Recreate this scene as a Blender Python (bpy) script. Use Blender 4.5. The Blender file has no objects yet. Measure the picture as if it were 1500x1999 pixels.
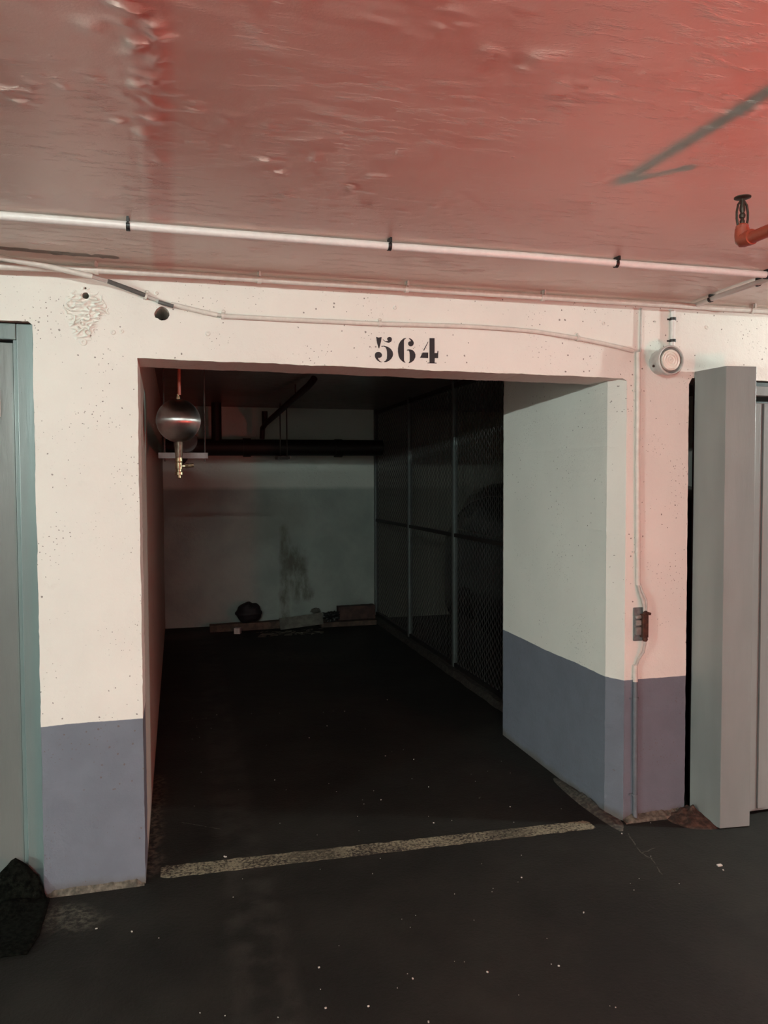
import bpy, bmesh, math, random
from mathutils import Vector, Matrix, noise
random.seed(7)
PI = math.pi
scene = bpy.context.scene
C = scene.collection

# ------------------------------------------------------------ camera
F, YAW, PIT, ROL, H = 1518.2, 0.2605, 0.0400, -0.0037, 1.6
r0 = Vector((math.cos(YAW), -math.sin(YAW), 0)); fh = Vector((math.sin(YAW), math.cos(YAW), 0)); zz = Vector((0, 0, 1))
fwd = fh*math.cos(PIT) - zz*math.sin(PIT); u0 = zz*math.cos(PIT) + fh*math.sin(PIT)
c_, s_ = math.cos(ROL), math.sin(ROL)
right = r0*c_ + u0*s_; up = u0*c_ - r0*s_
cam = bpy.data.objects.new('camera', bpy.data.cameras.new('camera')); C.objects.link(cam)
cam.matrix_world = Matrix(((right.x, up.x, -fwd.x, 0), (right.y, up.y, -fwd.y, 0), (right.z, up.z, -fwd.z, H), (0, 0, 0, 1)))
cam.data.sensor_fit = 'VERTICAL'; cam.data.sensor_height = 36; cam.data.lens = F/1999*36
cam.data.clip_start = .05
scene.camera = cam

# ------------------------------------------------------------ world, exposure, lamp strengths
w = bpy.data.worlds.new('world'); scene.world = w; w.use_nodes = True
w.node_tree.nodes['Background'].inputs[0].default_value = (.010, .0105, .0105, 1)
w.node_tree.nodes['Background'].inputs[1].default_value = 1.0
vs = scene.view_settings
vs.view_transform = 'Standard'; vs.look = 'None'; vs.gamma = 1; vs.exposure = 0.0; vs.use_curve_mapping = False
NEAR_TUBE = ((-.55, -1.9, 2.335), 920)      # tube behind the photographer
FAR_TUBE = ((5.0, 1.99, 2.14), 6500)         # short hooded lamp down the aisle to the right, raking along the wall
LEFT_TUBE = ((-7.0, -1.7, 2.35), 4600)      # tube down the aisle to the left
TAIL_LAMP = ((2.6, .45, 1.0), 650)

# ------------------------------------------------------------ helpers
class MB:
    def __init__(s): s.v = []; s.f = []; s.m = []
    def add(s, vs_, fs, mi=0):
        b = len(s.v); s.v += [tuple(v) for v in vs_]
        for f in fs: s.f.append(tuple(b+i for i in f)); s.m.append(mi)
    def box(s, x0, x1, y0, y1, z0, z1, mi=0, M=None):
        vs_ = [Vector((x, y, z)) for x in (x0, x1) for y in (y0, y1) for z in (z0, z1)]
        if M: vs_ = [M @ v for v in vs_]
        s.add(vs_, [(0,1,3,2), (4,6,7,5), (0,4,5,1), (2,3,7,6), (0,2,6,4), (1,5,7,3)], mi)
    def tube(s, pts, r, n=12, mi=0, cap=True):
        pts = [Vector(p) for p in pts]; k = len(pts)
        rs = r if isinstance(r, (list, tuple)) else [r]*k
        ref = None; rings = []
        for i, p in enumerate(pts):
            t = (pts[min(i+1, k-1)] - pts[max(i-1, 0)]).normalized()
            if ref is None:
                ref = Vector((0, 0, 1)) if abs(t.z) < .9 else Vector((1, 0, 0))
            a = (ref - t*ref.dot(t)).normalized(); ref = a; b = t.cross(a)
            rings.append([p + (a*math.cos(q*2*PI/n) + b*math.sin(q*2*PI/n))*rs[i] for q in range(n)])
        vs_ = [v for rg in rings for v in rg]; fs = []
        for i in range(k-1):
            for q in range(n):
                fs.append((i*n+q, i*n+(q+1) % n, (i+1)*n+(q+1) % n, (i+1)*n+q))
        if cap:
            fs.append(tuple(reversed(range(n)))); fs.append(tuple((k-1)*n+q for q in range(n)))
        s.add(vs_, fs, mi)
    def lathe(s, prof, n=32, M=None, mi=0):      # prof: (r, z) list about z
        vs_ = []; fs = []
        for r, z in prof:
            for q in range(n):
                v = Vector((r*math.cos(q*2*PI/n), r*math.sin(q*2*PI/n), z))
                vs_.append(M @ v if M else v)
        for i in range(len(prof)-1):
            for q in range(n):
                fs.append((i*n+q, i*n+(q+1) % n, (i+1)*n+(q+1) % n, (i+1)*n+q))
        s.add(vs_, fs, mi)
    def prism(s, poly, fn0, fn1, mi=0):          # poly 2D; fn maps 2D to 3D
        n = len(poly); vs_ = [fn0(p) for p in poly] + [fn1(p) for p in poly]
        fs = [tuple(range(n)), tuple(reversed(range(n, 2*n)))] + [(i, i+n, (i+1) % n+n, (i+1) % n) for i in range(n)]
        s.add(vs_, fs, mi)
    def build(s, name, mats, parent=None, smooth=False, bevel=0, loc=None):
        me = bpy.data.meshes.new(name); me.from_pydata(s.v, [], s.f)
        for m in (mats if isinstance(mats, (list, tuple)) else [mats]): me.materials.append(m)
        me.polygons.foreach_set('material_index', s.m)
        bm = bmesh.new(); bm.from_mesh(me); bmesh.ops.recalc_face_normals(bm, faces=bm.faces); bm.to_mesh(me); bm.free()
        if smooth:
            me.polygons.foreach_set('use_smooth', [True]*len(me.polygons))
            try: me.set_sharp_from_angle(angle=math.radians(40))
            except Exception: pass
        o = bpy.data.objects.new(name, me); C.objects.link(o)
        if parent:
            o.parent = parent; o.matrix_parent_inverse = Matrix.Translation(parent.location).inverted() if not parent.parent else Matrix.Identity(4)
        if bevel:
            b = o.modifiers.new('bevel', 'BEVEL'); b.width = bevel; b.segments = 2; b.limit_method = 'ANGLE'
        return o

def tag(o, label=None, cat=None, group=None, kind=None):
    if label: o['label'] = label
    if cat: o['category'] = cat
    if group: o['group'] = group
    if kind: o['kind'] = kind
    return o
def thing(name, label, cat, loc=(0, 0, 0), group=None):
    o = bpy.data.objects.new(name, None); C.objects.link(o); o.location = loc; o.empty_display_size = .05
    return tag(o, label, cat, group)
def root_struct(name, loc=(0, 0, 0)):
    o = bpy.data.objects.new(name, None); C.objects.link(o); o.location = loc; o['kind'] = 'structure'; return o

# ---- materials
def sl(c):
    return tuple((x/255/12.92 if x/255 <= .04045 else ((x/255+.055)/1.055)**2.4) for x in c)+(1,)
class NT:
    def __init__(s, name):
        s.m = bpy.data.materials.new(name); s.m.use_nodes = True; s.t = s.m.node_tree
        s.b = s.t.nodes['Principled BSDF']
        g = s.t.nodes.new('ShaderNodeNewGeometry'); s.pos = g.outputs['Position']
    def n(s, typ, **kw):
        nd = s.t.nodes.new(typ)
        for k, v in kw.items():
            if k.startswith('i_'):
                key = k[2:]; key = int(key) if key.isdigit() else key
                if hasattr(v, 'is_linked') or hasattr(v, 'links'): s.t.links.new(v, nd.inputs[key])
                else: nd.inputs[key].default_value = v
            else: setattr(nd, k, v)
        return nd
    def link(s, a, b): s.t.links.new(a, b)
    def noise(s, scale, detail=4, rough=.55, vec=None, dist=0):
        return s.n('ShaderNodeTexNoise', i_Vector=vec or s.pos, i_Scale=scale, i_Detail=detail, i_Roughness=rough, i_Distortion=dist).outputs[0]
    def math(s, op, a, b=0., c=0., clamp=False):
        nd = s.t.nodes.new('ShaderNodeMath'); nd.operation = op; nd.use_clamp = clamp
        for i, v in enumerate((a, b, c)):
            if isinstance(v, (int, float)): nd.inputs[i].default_value = v
            else: s.link(v, nd.inputs[i])
        return nd.outputs[0]
    def ramp(s, v, a, b, x=0., y=1.):            # smooth map a..b -> x..y
        nd = s.t.nodes.new('ShaderNodeMapRange'); nd.interpolation_type = 'SMOOTHSTEP'
        s.link(v, nd.inputs[0]); nd.inputs[1].default_value = a; nd.inputs[2].default_value = b
        nd.inputs[3].default_value = x; nd.inputs[4].default_value = y; return nd.outputs[0]
    def mix(s, f, a, b):
        nd = s.t.nodes.new('ShaderNodeMix'); nd.data_type = 'RGBA'
        if isinstance(f, (int, float)): nd.inputs[0].default_value = f
        else: s.link(f, nd.inputs[0])
        for i, v in ((6, a), (7, b)):
            if isinstance(v, tuple): nd.inputs[i].default_value = v
            else: s.link(v, nd.inputs[i])
        return nd.outputs[2]
    def xyz(s):
        sp = s.t.nodes.new('ShaderNodeSeparateXYZ'); s.link(s.pos, sp.inputs[0]); return sp.outputs
    def scaled(s, v):
        return s.n('ShaderNodeMapping', i_0=s.pos, i_Scale=v).outputs[0]
    def seg(s, p, q, wid, soft, wob=.0, wscale=30):   # mask along a segment p-q
        p = Vector(p); d = Vector(q)-p
        base = s.pos
        if wob:
            nz = s.n('ShaderNodeTexNoise', i_Vector=s.pos, i_Scale=wscale, i_Detail=3).outputs[1]
            a = s.n('ShaderNodeVectorMath', operation='SUBTRACT', i_0=nz, i_1=(.5, .5, .5)).outputs[0]
            a = s.n('ShaderNodeVectorMath', operation='SCALE', i_0=a, i_3=wob*2).outputs[0]
            base = s.n('ShaderNodeVectorMath', operation='ADD', i_0=s.pos, i_1=a).outputs[0]
        v = s.n('ShaderNodeVectorMath', operation='SUBTRACT', i_0=base, i_1=tuple(p)).outputs[0]
        t = s.n('ShaderNodeVectorMath', operation='DOT_PRODUCT', i_0=v, i_1=tuple(d/d.length_squared)).outputs[1]
        t = s.math('MULTIPLY', t, 1, clamp=True)
        pr = s.n('ShaderNodeVectorMath', operation='SCALE', i_0=tuple(d), i_3=t).outputs[0]
        dist = s.n('ShaderNodeVectorMath', operation='DISTANCE', i_0=v, i_1=pr).outputs[1]
        return s.ramp(dist, wid, wid+soft, 1., 0.)
    def fin(s, col=None, rough=None, bump=None, bstr=.5, bdist=.01, metal=0., spec=.5, coat=0.):
        if col is not None:
            if isinstance(col, tuple): s.b.inputs['Base Color'].default_value = col
            else: s.link(col, s.b.inputs['Base Color'])
        if rough is not None:
            if isinstance(rough, (int, float)): s.b.inputs['Roughness'].default_value = rough
            else: s.link(rough, s.b.inputs['Roughness'])
        s.b.inputs['Metallic'].default_value = metal
        s.b.inputs['Specular IOR Level'].default_value = spec
        if coat: s.b.inputs['Coat Weight'].default_value = coat; s.b.inputs['Coat Roughness'].default_value = .15
        if bump is not None:
            bn = s.n('ShaderNodeBump', i_Strength=bstr, i_Distance=bdist, i_Height=bump); s.link(bn.outputs[0], s.b.inputs['Normal'])
        return s.m

def simple(name, rgb, rough=.5, metal=0., var=.08, scale=40, bstr=.15, spec=.5, coat=0.):
    t = NT(name); c = rgb if len(rgb) == 4 else tuple(rgb)+(1,)
    dark = tuple(x*(1-var*2.2) for x in c[:3])+(1,)
    n = t.noise(scale, 5)
    return t.fin(t.mix(t.ramp(n, .35, .7), dark, c), rough, t.noise(scale*4, 3), bstr, .002, metal, spec, coat)

ZD = .665
WHITE = (.785, .76, .70, 1)
def wall_paint(name, dado=True, white=WHITE, blue=(.15, .162, .195, 1), pits=1., base_dirt=True, backwall=False):
    t = NT(name); X, Y, Z = t.xyz()
    wob = t.math('MULTIPLY', t.math('SUBTRACT', t.noise(3.2, 6, .6), .5), .022)
    zz_ = t.math('ADD', Z, wob)
    patch = t.ramp(t.noise(2.2, 5), .3, .75)
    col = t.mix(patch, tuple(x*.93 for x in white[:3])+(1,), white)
    col = t.mix(t.ramp(t.noise(14, 6, .7), .60, .78, 0, .16), col, (.50, .47, .42, 1))
    if dado:
        bl = t.mix(t.ramp(t.noise(9, 5), .3, .7), tuple(x*.9 for x in blue[:3])+(1,), blue)
        col = t.mix(t.ramp(zz_, ZD-.0015, ZD+.0015), bl, col)
    # pits: sparse voronoi dots
    flat = t.n('ShaderNodeCombineXYZ', i_X=t.math('ADD', X, Y), i_Y=Z).outputs[0]
    wrp = t.n('ShaderNodeTexNoise', i_Vector=t.pos, i_Scale=160., i_Detail=2.).outputs[1]
    flat = t.n('ShaderNodeVectorMath', operation='MULTIPLY_ADD', i_0=wrp, i_1=(.006, .006, 0), i_2=flat).outputs[0]
    vo = t.n('ShaderNodeTexVoronoi', i_Vector=flat, i_Scale=15., i_Randomness=1., voronoi_dimensions='2D')
    rad = t.math('MULTIPLY', t.ramp(t.noise(3.6, 3), .42, .66), .062*pits)
    vo2 = t.n('ShaderNodeTexVoronoi', i_Vector=flat, i_Scale=38., i_Randomness=1., voronoi_dimensions='2D')
    rad2 = t.math('MULTIPLY', t.ramp(t.noise(4.7, 3), .47, .66), .082*pits)
    p1 = t.math('LESS_THAN', vo.outputs['Distance'], rad)
    p2 = t.math('LESS_THAN', vo2.outputs['Distance'], rad2)
    pit = t.math('MAXIMUM', p1, p2)
    col = t.mix(t.math('MULTIPLY', pit, .75), col, (.12, .09, .075, 1))
    if base_dirt:
        zd = t.math('ADD', Z, t.math('MULTIPLY', t.math('SUBTRACT', t.noise(9, 5), .5), .07))
        col = t.mix(t.ramp(zd, .0, .05, .75, 0.), col, (.10, .085, .065, 1))
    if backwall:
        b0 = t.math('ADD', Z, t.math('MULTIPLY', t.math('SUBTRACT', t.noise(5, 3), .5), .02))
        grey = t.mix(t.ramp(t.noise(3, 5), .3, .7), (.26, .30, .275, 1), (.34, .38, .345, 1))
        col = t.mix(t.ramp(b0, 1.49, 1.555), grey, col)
        st = t.seg((1.18, 8.7, 1.05), (1.16, 8.7, .05), .03, .06, .05, 9)
        st2 = t.seg((1.27, 8.7, .75), (1.36, 8.7, .35), .05, .13, .09, 8)
        st = t.math('MULTIPLY', t.math('MAXIMUM', st, st2), t.ramp(t.noise(12, 6, .7, t.scaled((1, 1, .3))), .28, .62))
        col = t.mix(t.math('MULTIPLY', st, .85), col, (.085, .075, .05, 1))
        mid = t.seg((.9, 8.7, 1.1), (1.2, 8.7, 1.2), .1, .3, .1, 5)
        col = t.mix(t.math('MULTIPLY', mid, .3), col, (.15, .13, .1, 1))
        cr = t.math('MAXIMUM', t.seg((.071, 8.7, .752), (.169, 8.7, .785), .001, .004, .01), t.seg((.169, 8.7, .785), (.26, 8.7, .768), .001, .004, .01))
        col = t.mix(cr, col, (.02, .02, .02, 1))
        col = t.mix(t.ramp(X, 2.2, 2.3, 0, .55), col, (.26, .24, .17, 1))
    bmp = t.math('ADD', t.math('MULTIPLY', t.noise(26, 6, .6), .6), t.math('MULTIPLY', t.noise(110, 3), .18))
    bmp = t.math('ADD', bmp, t.math('MULTIPLY', t.noise(3., 3), .8))
    bmp = t.math('SUBTRACT', bmp, t.math('MULTIPLY', pit, .7))
    return t.fin(col, .58, bmp, .8, .006, spec=.35)

M_front = wall_paint('front_wall_paint')
M_pier = wall_paint('pier_wall_paint', pits=.75)
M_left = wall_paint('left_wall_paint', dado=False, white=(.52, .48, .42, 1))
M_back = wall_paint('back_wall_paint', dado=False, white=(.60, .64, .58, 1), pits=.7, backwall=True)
M_plain = wall_paint('far_wall_paint', white=(.78, .76, .71, 1), pits=.2)

def ceiling_mat():
    t = NT('ceiling_paint'); X, Y, Z = t.xyz()
    c = t.mix(t.ramp(t.noise(1.3, 5), .3, .7), (.75, .65, .58, 1), (.83, .72, .65, 1))
    # bare board shutter strip with slightly yellower paint
    c = t.mix(t.math('MULTIPLY', t.ramp(X, -.09, -.055), t.ramp(X, -.02, .02, .75, 0)), c, (.70, .40, .35, 1))
    # grey patches beside the wall pipe
    a = t.seg((-.9, 2.985, 2.42), (-.21, 3.035, 2.42), .018, .008, .016, 8)
    b = t.seg((-.23, 2.93, 2.42), (-.02, 2.955, 2.42), .0015, .003, .012, 14)
    c = t.mix(t.math('MAXIMUM', a, t.math('MULTIPLY', b, .8)), c, (.19, .165, .14, 1))
    vo = t.n('ShaderNodeTexVoronoi', i_Vector=t.pos, i_Scale=9., i_Randomness=1.)
    sp = t.math('LESS_THAN', vo.outputs['Distance'], t.math('MULTIPLY', t.ramp(t.noise(5, 2), .5, .7), .03))
    c = t.mix(t.math('MULTIPLY', sp, .7), c, (.25, .12, .1, 1))
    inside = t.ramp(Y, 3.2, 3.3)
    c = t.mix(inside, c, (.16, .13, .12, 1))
    msk = t.ramp(t.noise(2.0, 4, .6), .40, .66)
    bm = t.math('ADD', t.math('MULTIPLY', t.noise(150, 3, .6), .12), t.math('MULTIPLY', t.math('MULTIPLY', t.ramp(t.noise(17, 5, .68, t.scaled((.6, 2.0, 1))), .50, .78), msk), 2.6))
    vd = t.n('ShaderNodeTexVoronoi', i_Vector=t.pos, i_Scale=13., i_Randomness=1.)
    drop = t.math('MULTIPLY', t.ramp(vd.outputs['Distance'], .0, .09, 1, 0), t.ramp(t.noise(4, 2), .48, .6))
    bm = t.math('ADD', bm, t.math('MULTIPLY', drop, 1.2))
    return t.fin(c, .30, bm, .55, .006, spec=.5)
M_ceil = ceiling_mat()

def floor_mat():
    t = NT('asphalt_floor'); X, Y, Z = t.xyz()
    c = t.mix(t.ramp(t.noise(1.6, 7, .65), .32, .72), (.006, .0056, .0044, 1), (.0155, .0145, .0115, 1))
    c = t.mix(t.ramp(t.noise(90, 4, .7), .62, .8, 0, .35), c, (.045, .042, .035, 1))
    pt = t.math('MULTIPLY', t.seg((-.47, 3.02, 0), (-.36, 2.98, 0), .01, .12, .06, 8), t.ramp(t.noise(40, 6, .75), .4, .65))
    c = t.mix(t.math('MULTIPLY', pt, .65), c, (.13, .12, .095, 1))
    dust = t.seg((0, 8.25, 0), (.4, 8.4, 0), .03, .25, .2, 4)
    c = t.mix(t.math('MULTIPLY', dust, .4), c, (.08, .06, .05, 1))
    d2 = t.math('MULTIPLY', t.seg((.75, 7.2, 0), (1.2, 6.9, 0), .03, .25, .2, 6), t.ramp(t.noise(20, 6, .7, t.scaled((1, 3, 1))), .45, .7))
    c = t.mix(t.math('MULTIPLY', d2, .5), c, (.09, .075, .05, 1))
    edge = t.math('MULTIPLY', t.seg((-.14, 3.3, 0), (-.14, 4.3, 0), .015, .07, .05, 9), t.ramp(t.noise(35, 5), .4, .6))
    c = t.mix(t.math('MULTIPLY', edge, .5), c, (.14, .10, .075, 1))
    cr = None
    for p, q in (((1.955, 3.06), (1.905, 2.89)), ((1.905, 2.89), (1.92, 2.83)), ((1.92, 2.83), (1.88, 2.70)), ((1.905, 2.88), (1.99, 2.91)), ((0, 3.72), (.17, 3.60)), ((-.02, 5.3), (.25, 5.35))):
        k = t.seg((*p, 0), (*q, 0), .0012, .003, .012, 25); cr = k if cr is None else t.math('MAXIMUM', cr, k)
    c = t.mix(t.math('MULTIPLY', cr, .6), c, (.12, .11, .095, 1))
    # faint tyre tracks
    tr = t.math('MULTIPLY', t.ramp(t.math('ABSOLUTE', t.math('SUBTRACT', X, .25)), .06, .13, 1, 0), t.ramp(t.noise(6, 3), .35, .6))
    c = t.mix(t.math('MULTIPLY', tr, .35), c, (.045, .042, .036, 1))
    bm = t.math('ADD', t.noise(70, 6, .65), t.math('MULTIPLY', t.noise(4, 4), 2.5))
    return t.fin(c, (.74), bm, .5, .006, spec=.25)
M_floor = floor_mat()

M_conduit = simple('white_pvc', (.80, .79, .76), .32, var=.03, spec=.5)
M_pvc_painted = simple('painted_pvc', (.70, .655, .595), .4, var=.05)
M_pvc_blue = simple('painted_blue_pvc', (.13, .145, .165), .45)
M_cable = simple('grey_cable', (.55, .52, .48), .45)
M_sleeve = simple('grey_sleeve', (.10, .095, .09), .6)
M_black = simple('black_plastic', (.012, .012, .012), .45)
M_blackpipe = simple('black_pipe', (.010, .009, .009), .6)
M_number = simple('number_paint', (.012, .011, .014), .55, var=.15)
M_steel = simple('galvanised_steel', (.20, .19, .19), .6, .3)
M_brass = simple('old_brass', (.42, .34, .22), .35, 1., var=.2)
M_rust = simple('rusty_metal', (.10, .038, .022), .75, .2, var=.3)
M_darkmetal = simple('tarnished_bronze', (.055, .045, .035), .5, .7)
M_redpipe = simple('red_pipe_paint', (.30, .055, .03), .38)
M_rod = simple('threaded_rod', (.06, .055, .05), .5, .6)
M_siren = simple('siren_plastic', (.56, .55, .52), .4, var=.04)
M_siren_in = simple('siren_disc', (.80, .75, .66), .25, var=.03)
M_siren_dark = simple('siren_shadow_ring', (.20, .20, .19), .5)
M_post = simple('fence_post_paint', (.12, .14, .137), .5)
M_mesh = simple('fence_mesh_metal', (.11, .105, .10), .5, .3)
M_car = simple('car_paint', (.006, .006, .008), .22, 0, coat=.8)
M_glass = simple('car_glass', (.012, .012, .012), .06)
M_chrome = simple('chrome_trim', (.6, .58, .55), .18, 1.)
M_rubber = simple('rubber', (.012, .012, .012), .85)
M_mat = simple('black_matting', (.006, .0068, .005), 1., var=.4, scale=60, bstr=.8, spec=.05)
M_mortar = simple('mortar', (.15, .13, .10), .9, var=.3, scale=50, bstr=.6)
M_dirt = simple('grey_dirt', (.085, .075, .06), .95, var=.3, scale=50, bstr=.6)
M_rubble = simple('brown_rubble', (.085, .045, .03), .95, var=.35, scale=40, bstr=.7)
M_grit = simple('pale_grit', (.55, .53, .48), .8)
M_wood1 = simple('brown_wood', (.11, .07, .05), .8, var=.25, scale=14)
M_wood2 = simple('grey_wood', (.16, .155, .13), .8, var=.2, scale=14)
M_wood3 = simple('dark_wood', (.08, .04, .032), .8, var=.25, scale=14)
M_cloth = simple('black_cloth', (.008, .008, .011), .7)
M_card = simple('white_card', (.62, .60, .57), .6)
M_housing = simple('lamp_housing', (.6, .6, .6), .5)

def enamel(name, a, b, drip=True, foot=None):
    t = NT(name); X, Y, Z = t.xyz()
    c = t.mix(t.ramp(t.noise(5, 3, .5, t.scaled((1, 1, .25))), .2, .8), a, b)
    vo = t.n('ShaderNodeTexVoronoi', i_Vector=t.pos, i_Scale=60.)
    sp = t.math('LESS_THAN', vo.outputs['Distance'], t.math('MULTIPLY', t.ramp(t.noise(5, 3), .45, .65), .09))
    sp = t.math('MULTIPLY', sp, t.ramp(Z, 1.3, 1.9))
    c = t.mix(t.math('MULTIPLY', sp, .7), c, (.05, .045, .04, 1))
    if foot: c = t.mix(t.ramp(Z, foot-.005, foot+.005, .6, 0), c, (.07, .085, .09, 1))
    bm = t.math('ADD', t.noise(30, 4, .6, t.scaled((1, 1, .15))), t.math('MULTIPLY', sp, -.6))
    return t.fin(c, .33, bm, .3, .004, spec=.5)
M_frame = enamel('teal_grey_enamel', (.12, .155, .155, 1), (.15, .19, .185, 1), foot=.1)
M_panel = enamel('grey_enamel', (.125, .135, .128, 1), (.16, .168, .16, 1), foot=.1)
M_casing = enamel('metal_grey_enamel', (.19, .195, .19, 1), (.25, .255, .245, 1))

def emit(name, rgb, st):
    t = NT(name); t.b.inputs['Base Color'].default_value = (*rgb, 1)
    t.b.inputs['Emission Color'].default_value = (*rgb, 1); t.b.inputs['Emission Strength'].default_value = st; return t.m

# ------------------------------------------------------------ structure
def rough_path(pts, step=.018, amp=.0018, keep_z0=True):
    out = []
    for i in range(len(pts)):
        a = Vector((*pts[i], 0)); b = Vector((*pts[(i+1) % len(pts)], 0)); L = (b-a).length
        n = max(1, int(L/step)); d = (b-a)/max(L, 1e-6); nr = Vector((-d.y, d.x, 0))
        fine = not (min(a.x, b.x) < -2.7 or max(a.x, b.x) > 4.6 or (a.y > 2.4 and b.y > 2.4) or (a.y <= 0 and b.y <= 0))
        if not fine: out.append((a.x, a.y)); continue
        for k in range(n):
            p = a + (b-a)*k/n
            j = 0 if k == 0 else (noise.noise(Vector((p.x*9, p.y*9, 3)))*1.6 + noise.noise(Vector((p.x*45, p.y*45, 7))))*amp
            p = p + nr*j; out.append((p.x, p.y))
    return out
ZC = 2.42
out = [(-9.6, -.02), (-2.6, -.02), (-2.6, 2.20), (-.530, 2.203), (-.515, 2.190), (-.515, -.02), (-.141, -.02), (-.141, 2.080), (1.985, 2.066), (2.010, 2.052), (2.010, -.02),
       (2.338, -.02), (2.336, 2.05), (2.352, 2.078), (4.5, 2.078), (4.5, -.02), (9.4, -.02), (9.4, ZC+.05), (-9.6, ZC+.05)]
poly = rough_path(out)
YF = 3.184; YI = 3.43
mb = MB()
mb.prism(poly, lambda p: (p[0], YF, p[1]), lambda p: (p[0], YI, p[1]))
front = mb.build('wall_front', M_front); front['kind'] = 'structure'
# two drilled holes
def cutter(x, z, r, y1):
    m = MB(); n = 22; ring = []
    for q in range(n):
        a = q*2*PI/n; rr = r*(1+.09*noise.noise(Vector((math.cos(a)*2, math.sin(a)*2, x*10)))+(.16 if 2.9 < a < 3.8 and r > .02 else 0))
        ring.append((x+rr*math.cos(a), z+rr*math.sin(a)))
    m.prism(ring, lambda p: (p[0], YF-.05, p[1]), lambda p: (p[0], y1, p[1]))
    return m.build('cutter', M_front)
for cx, cz, rr in ((-.325, 2.309, .0125), (-.044, 2.256, .0265), (-.325, 2.337, .004)):
    cu = cutter(cx, cz, rr, YI+.05 if rr > .01 else YF+.1)
    md = front.modifiers.new('hole', 'BOOLEAN'); md.operation = 'DIFFERENCE'; md.object = cu; md.solver = 'EXACT'
    dg = bpy.context.evaluated_depsgraph_get(); nm = bpy.data.meshes.new_from_object(front.evaluated_get(dg))
    front.modifiers.clear(); front.data = nm; bpy.data.objects.remove(cu)
# crumpled plaster round the small hole: real relief, child of the wall
def relief(x0, x1, z0, z1, cells, hfun, name, mat, parent):
    nx = int((x1-x0)/cells); nz = int((z1-z0)/cells); m = MB(); V = []; Fc = []
    for j in range(nz+1):
        for i in range(nx+1):
            x = x0+(x1-x0)*i/nx; z = z0+(z1-z0)*j/nz; V.append((x, YF-hfun(x, z), z))
    keep = lambda i, j: V[j*(nx+1)+i][1] < YF-.0003
    for j in range(nz):
        for i in range(nx):
            if any(keep(a, b) for a, b in ((i, j), (i+1, j), (i, j+1), (i+1, j+1))):
                Fc.append((j*(nx+1)+i, j*(nx+1)+i+1, (j+1)*(nx+1)+i+1, (j+1)*(nx+1)+i))
    m.add(V, Fc); return m.build(name, mat, parent, smooth=False)
def hfun(x, z):
    dx = (x+.325); dz = (z-2.25)
    cx = -.01*(z < 2.22)
    e = 1-min(1, math.hypot((dx-cx)/(.088 if z > 2.235 else .06), dz/(.095 if z > 2.235 else .13)))
    e = max(0, min(1, e*2.6+ .5*noise.noise(Vector((x*30, z*30, 5)))*e*3))
    if math.hypot(x+.325, z-2.309) < .0155 or math.hypot(x+.325, z-2.337) < .0055: return -.004
    if z > 2.352: e *= .2
    rid = 1-abs(noise.noise(Vector((x*38+noise.noise(Vector((x*20, z*20, 1)))*1.2, z*60, 2))))*3.0
    rid = max(0, rid)**2
    return -.0006 + e*(.0015+.0105*rid+.005*noise.noise(Vector((x*80, z*110, 9))))
relief(-.44, -.21, 2.10, 2.365, .0022, hfun, 'plaster_patch', M_front, front)

mb = MB(); mb.box(-.38, -.141, YI, 8.80, -.02, ZC+.03)
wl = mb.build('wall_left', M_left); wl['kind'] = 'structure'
mb = MB()
pp = [(2.0065, YF+.001), (1.962, 3.276), (1.963, 4.48), (2.37, 4.48), (2.37, YI+.0005), (2.016, YI+.0005), (2.016, YF+.001)]   # splayed front corner
vz = [i*.02 for i in range(0, 122)]
# pier block with a ragged inner rear arris
V = []; Fc = []
for z in vz + [ZC+.03]:
    j = .0025*noise.noise(Vector((z*18, 1, 2)))+.002*noise.noise(Vector((z*60, 3, 2)))
    n = -.006 if z > 2.13 else 0
    e = .0018*noise.noise(Vector((z*40, 7, 2)))+.0012*noise.noise(Vector((z*120, 9, 2)))
    for k, p in enumerate(pp): V.append((p[0]+(e if k == 1 else 0), p[1]+((j+n) if k == 2 else 0), z if z > 0 else -.02))
nz = len(vz)+1
for i in range(nz-1):
    for k in range(7): Fc.append((i*7+k, i*7+(k+1) % 7, (i+1)*7+(k+1) % 7, (i+1)*7+k))
mb.add(V, Fc); wr = mb.build('wall_right', M_pier); wr['kind'] = 'structure'
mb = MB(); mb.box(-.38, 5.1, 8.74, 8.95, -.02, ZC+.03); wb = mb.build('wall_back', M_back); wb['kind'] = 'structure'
mb = MB(); mb.box(4.9, 5.1, YI, 8.74, -.02, ZC+.03); o = mb.build('wall_far_right', M_plain); o['kind'] = 'structure'
mb = MB(); mb.box(-9.8, 9.6, -3.1, -2.9, -.02, ZC+.03); o = mb.build('wall_rear', M_plain); o['kind'] = 'structure'
mb = MB(); mb.box(-9.8, -9.6, -2.9, 3.43, -.02, ZC+.03); o = mb.build('wall_aisle_left', M_plain); o['kind'] = 'structure'
mb = MB(); mb.box(9.4, 9.6, -2.9, 3.43, -.02, ZC+.03); o = mb.build('wall_aisle_right', M_plain); o['kind'] = 'structure'
mb = MB(); mb.box(-9.8, 9.6, -3.1, 8.95, -.2, 0); o = mb.build('floor', M_floor); o['kind'] = 'structure'
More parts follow.
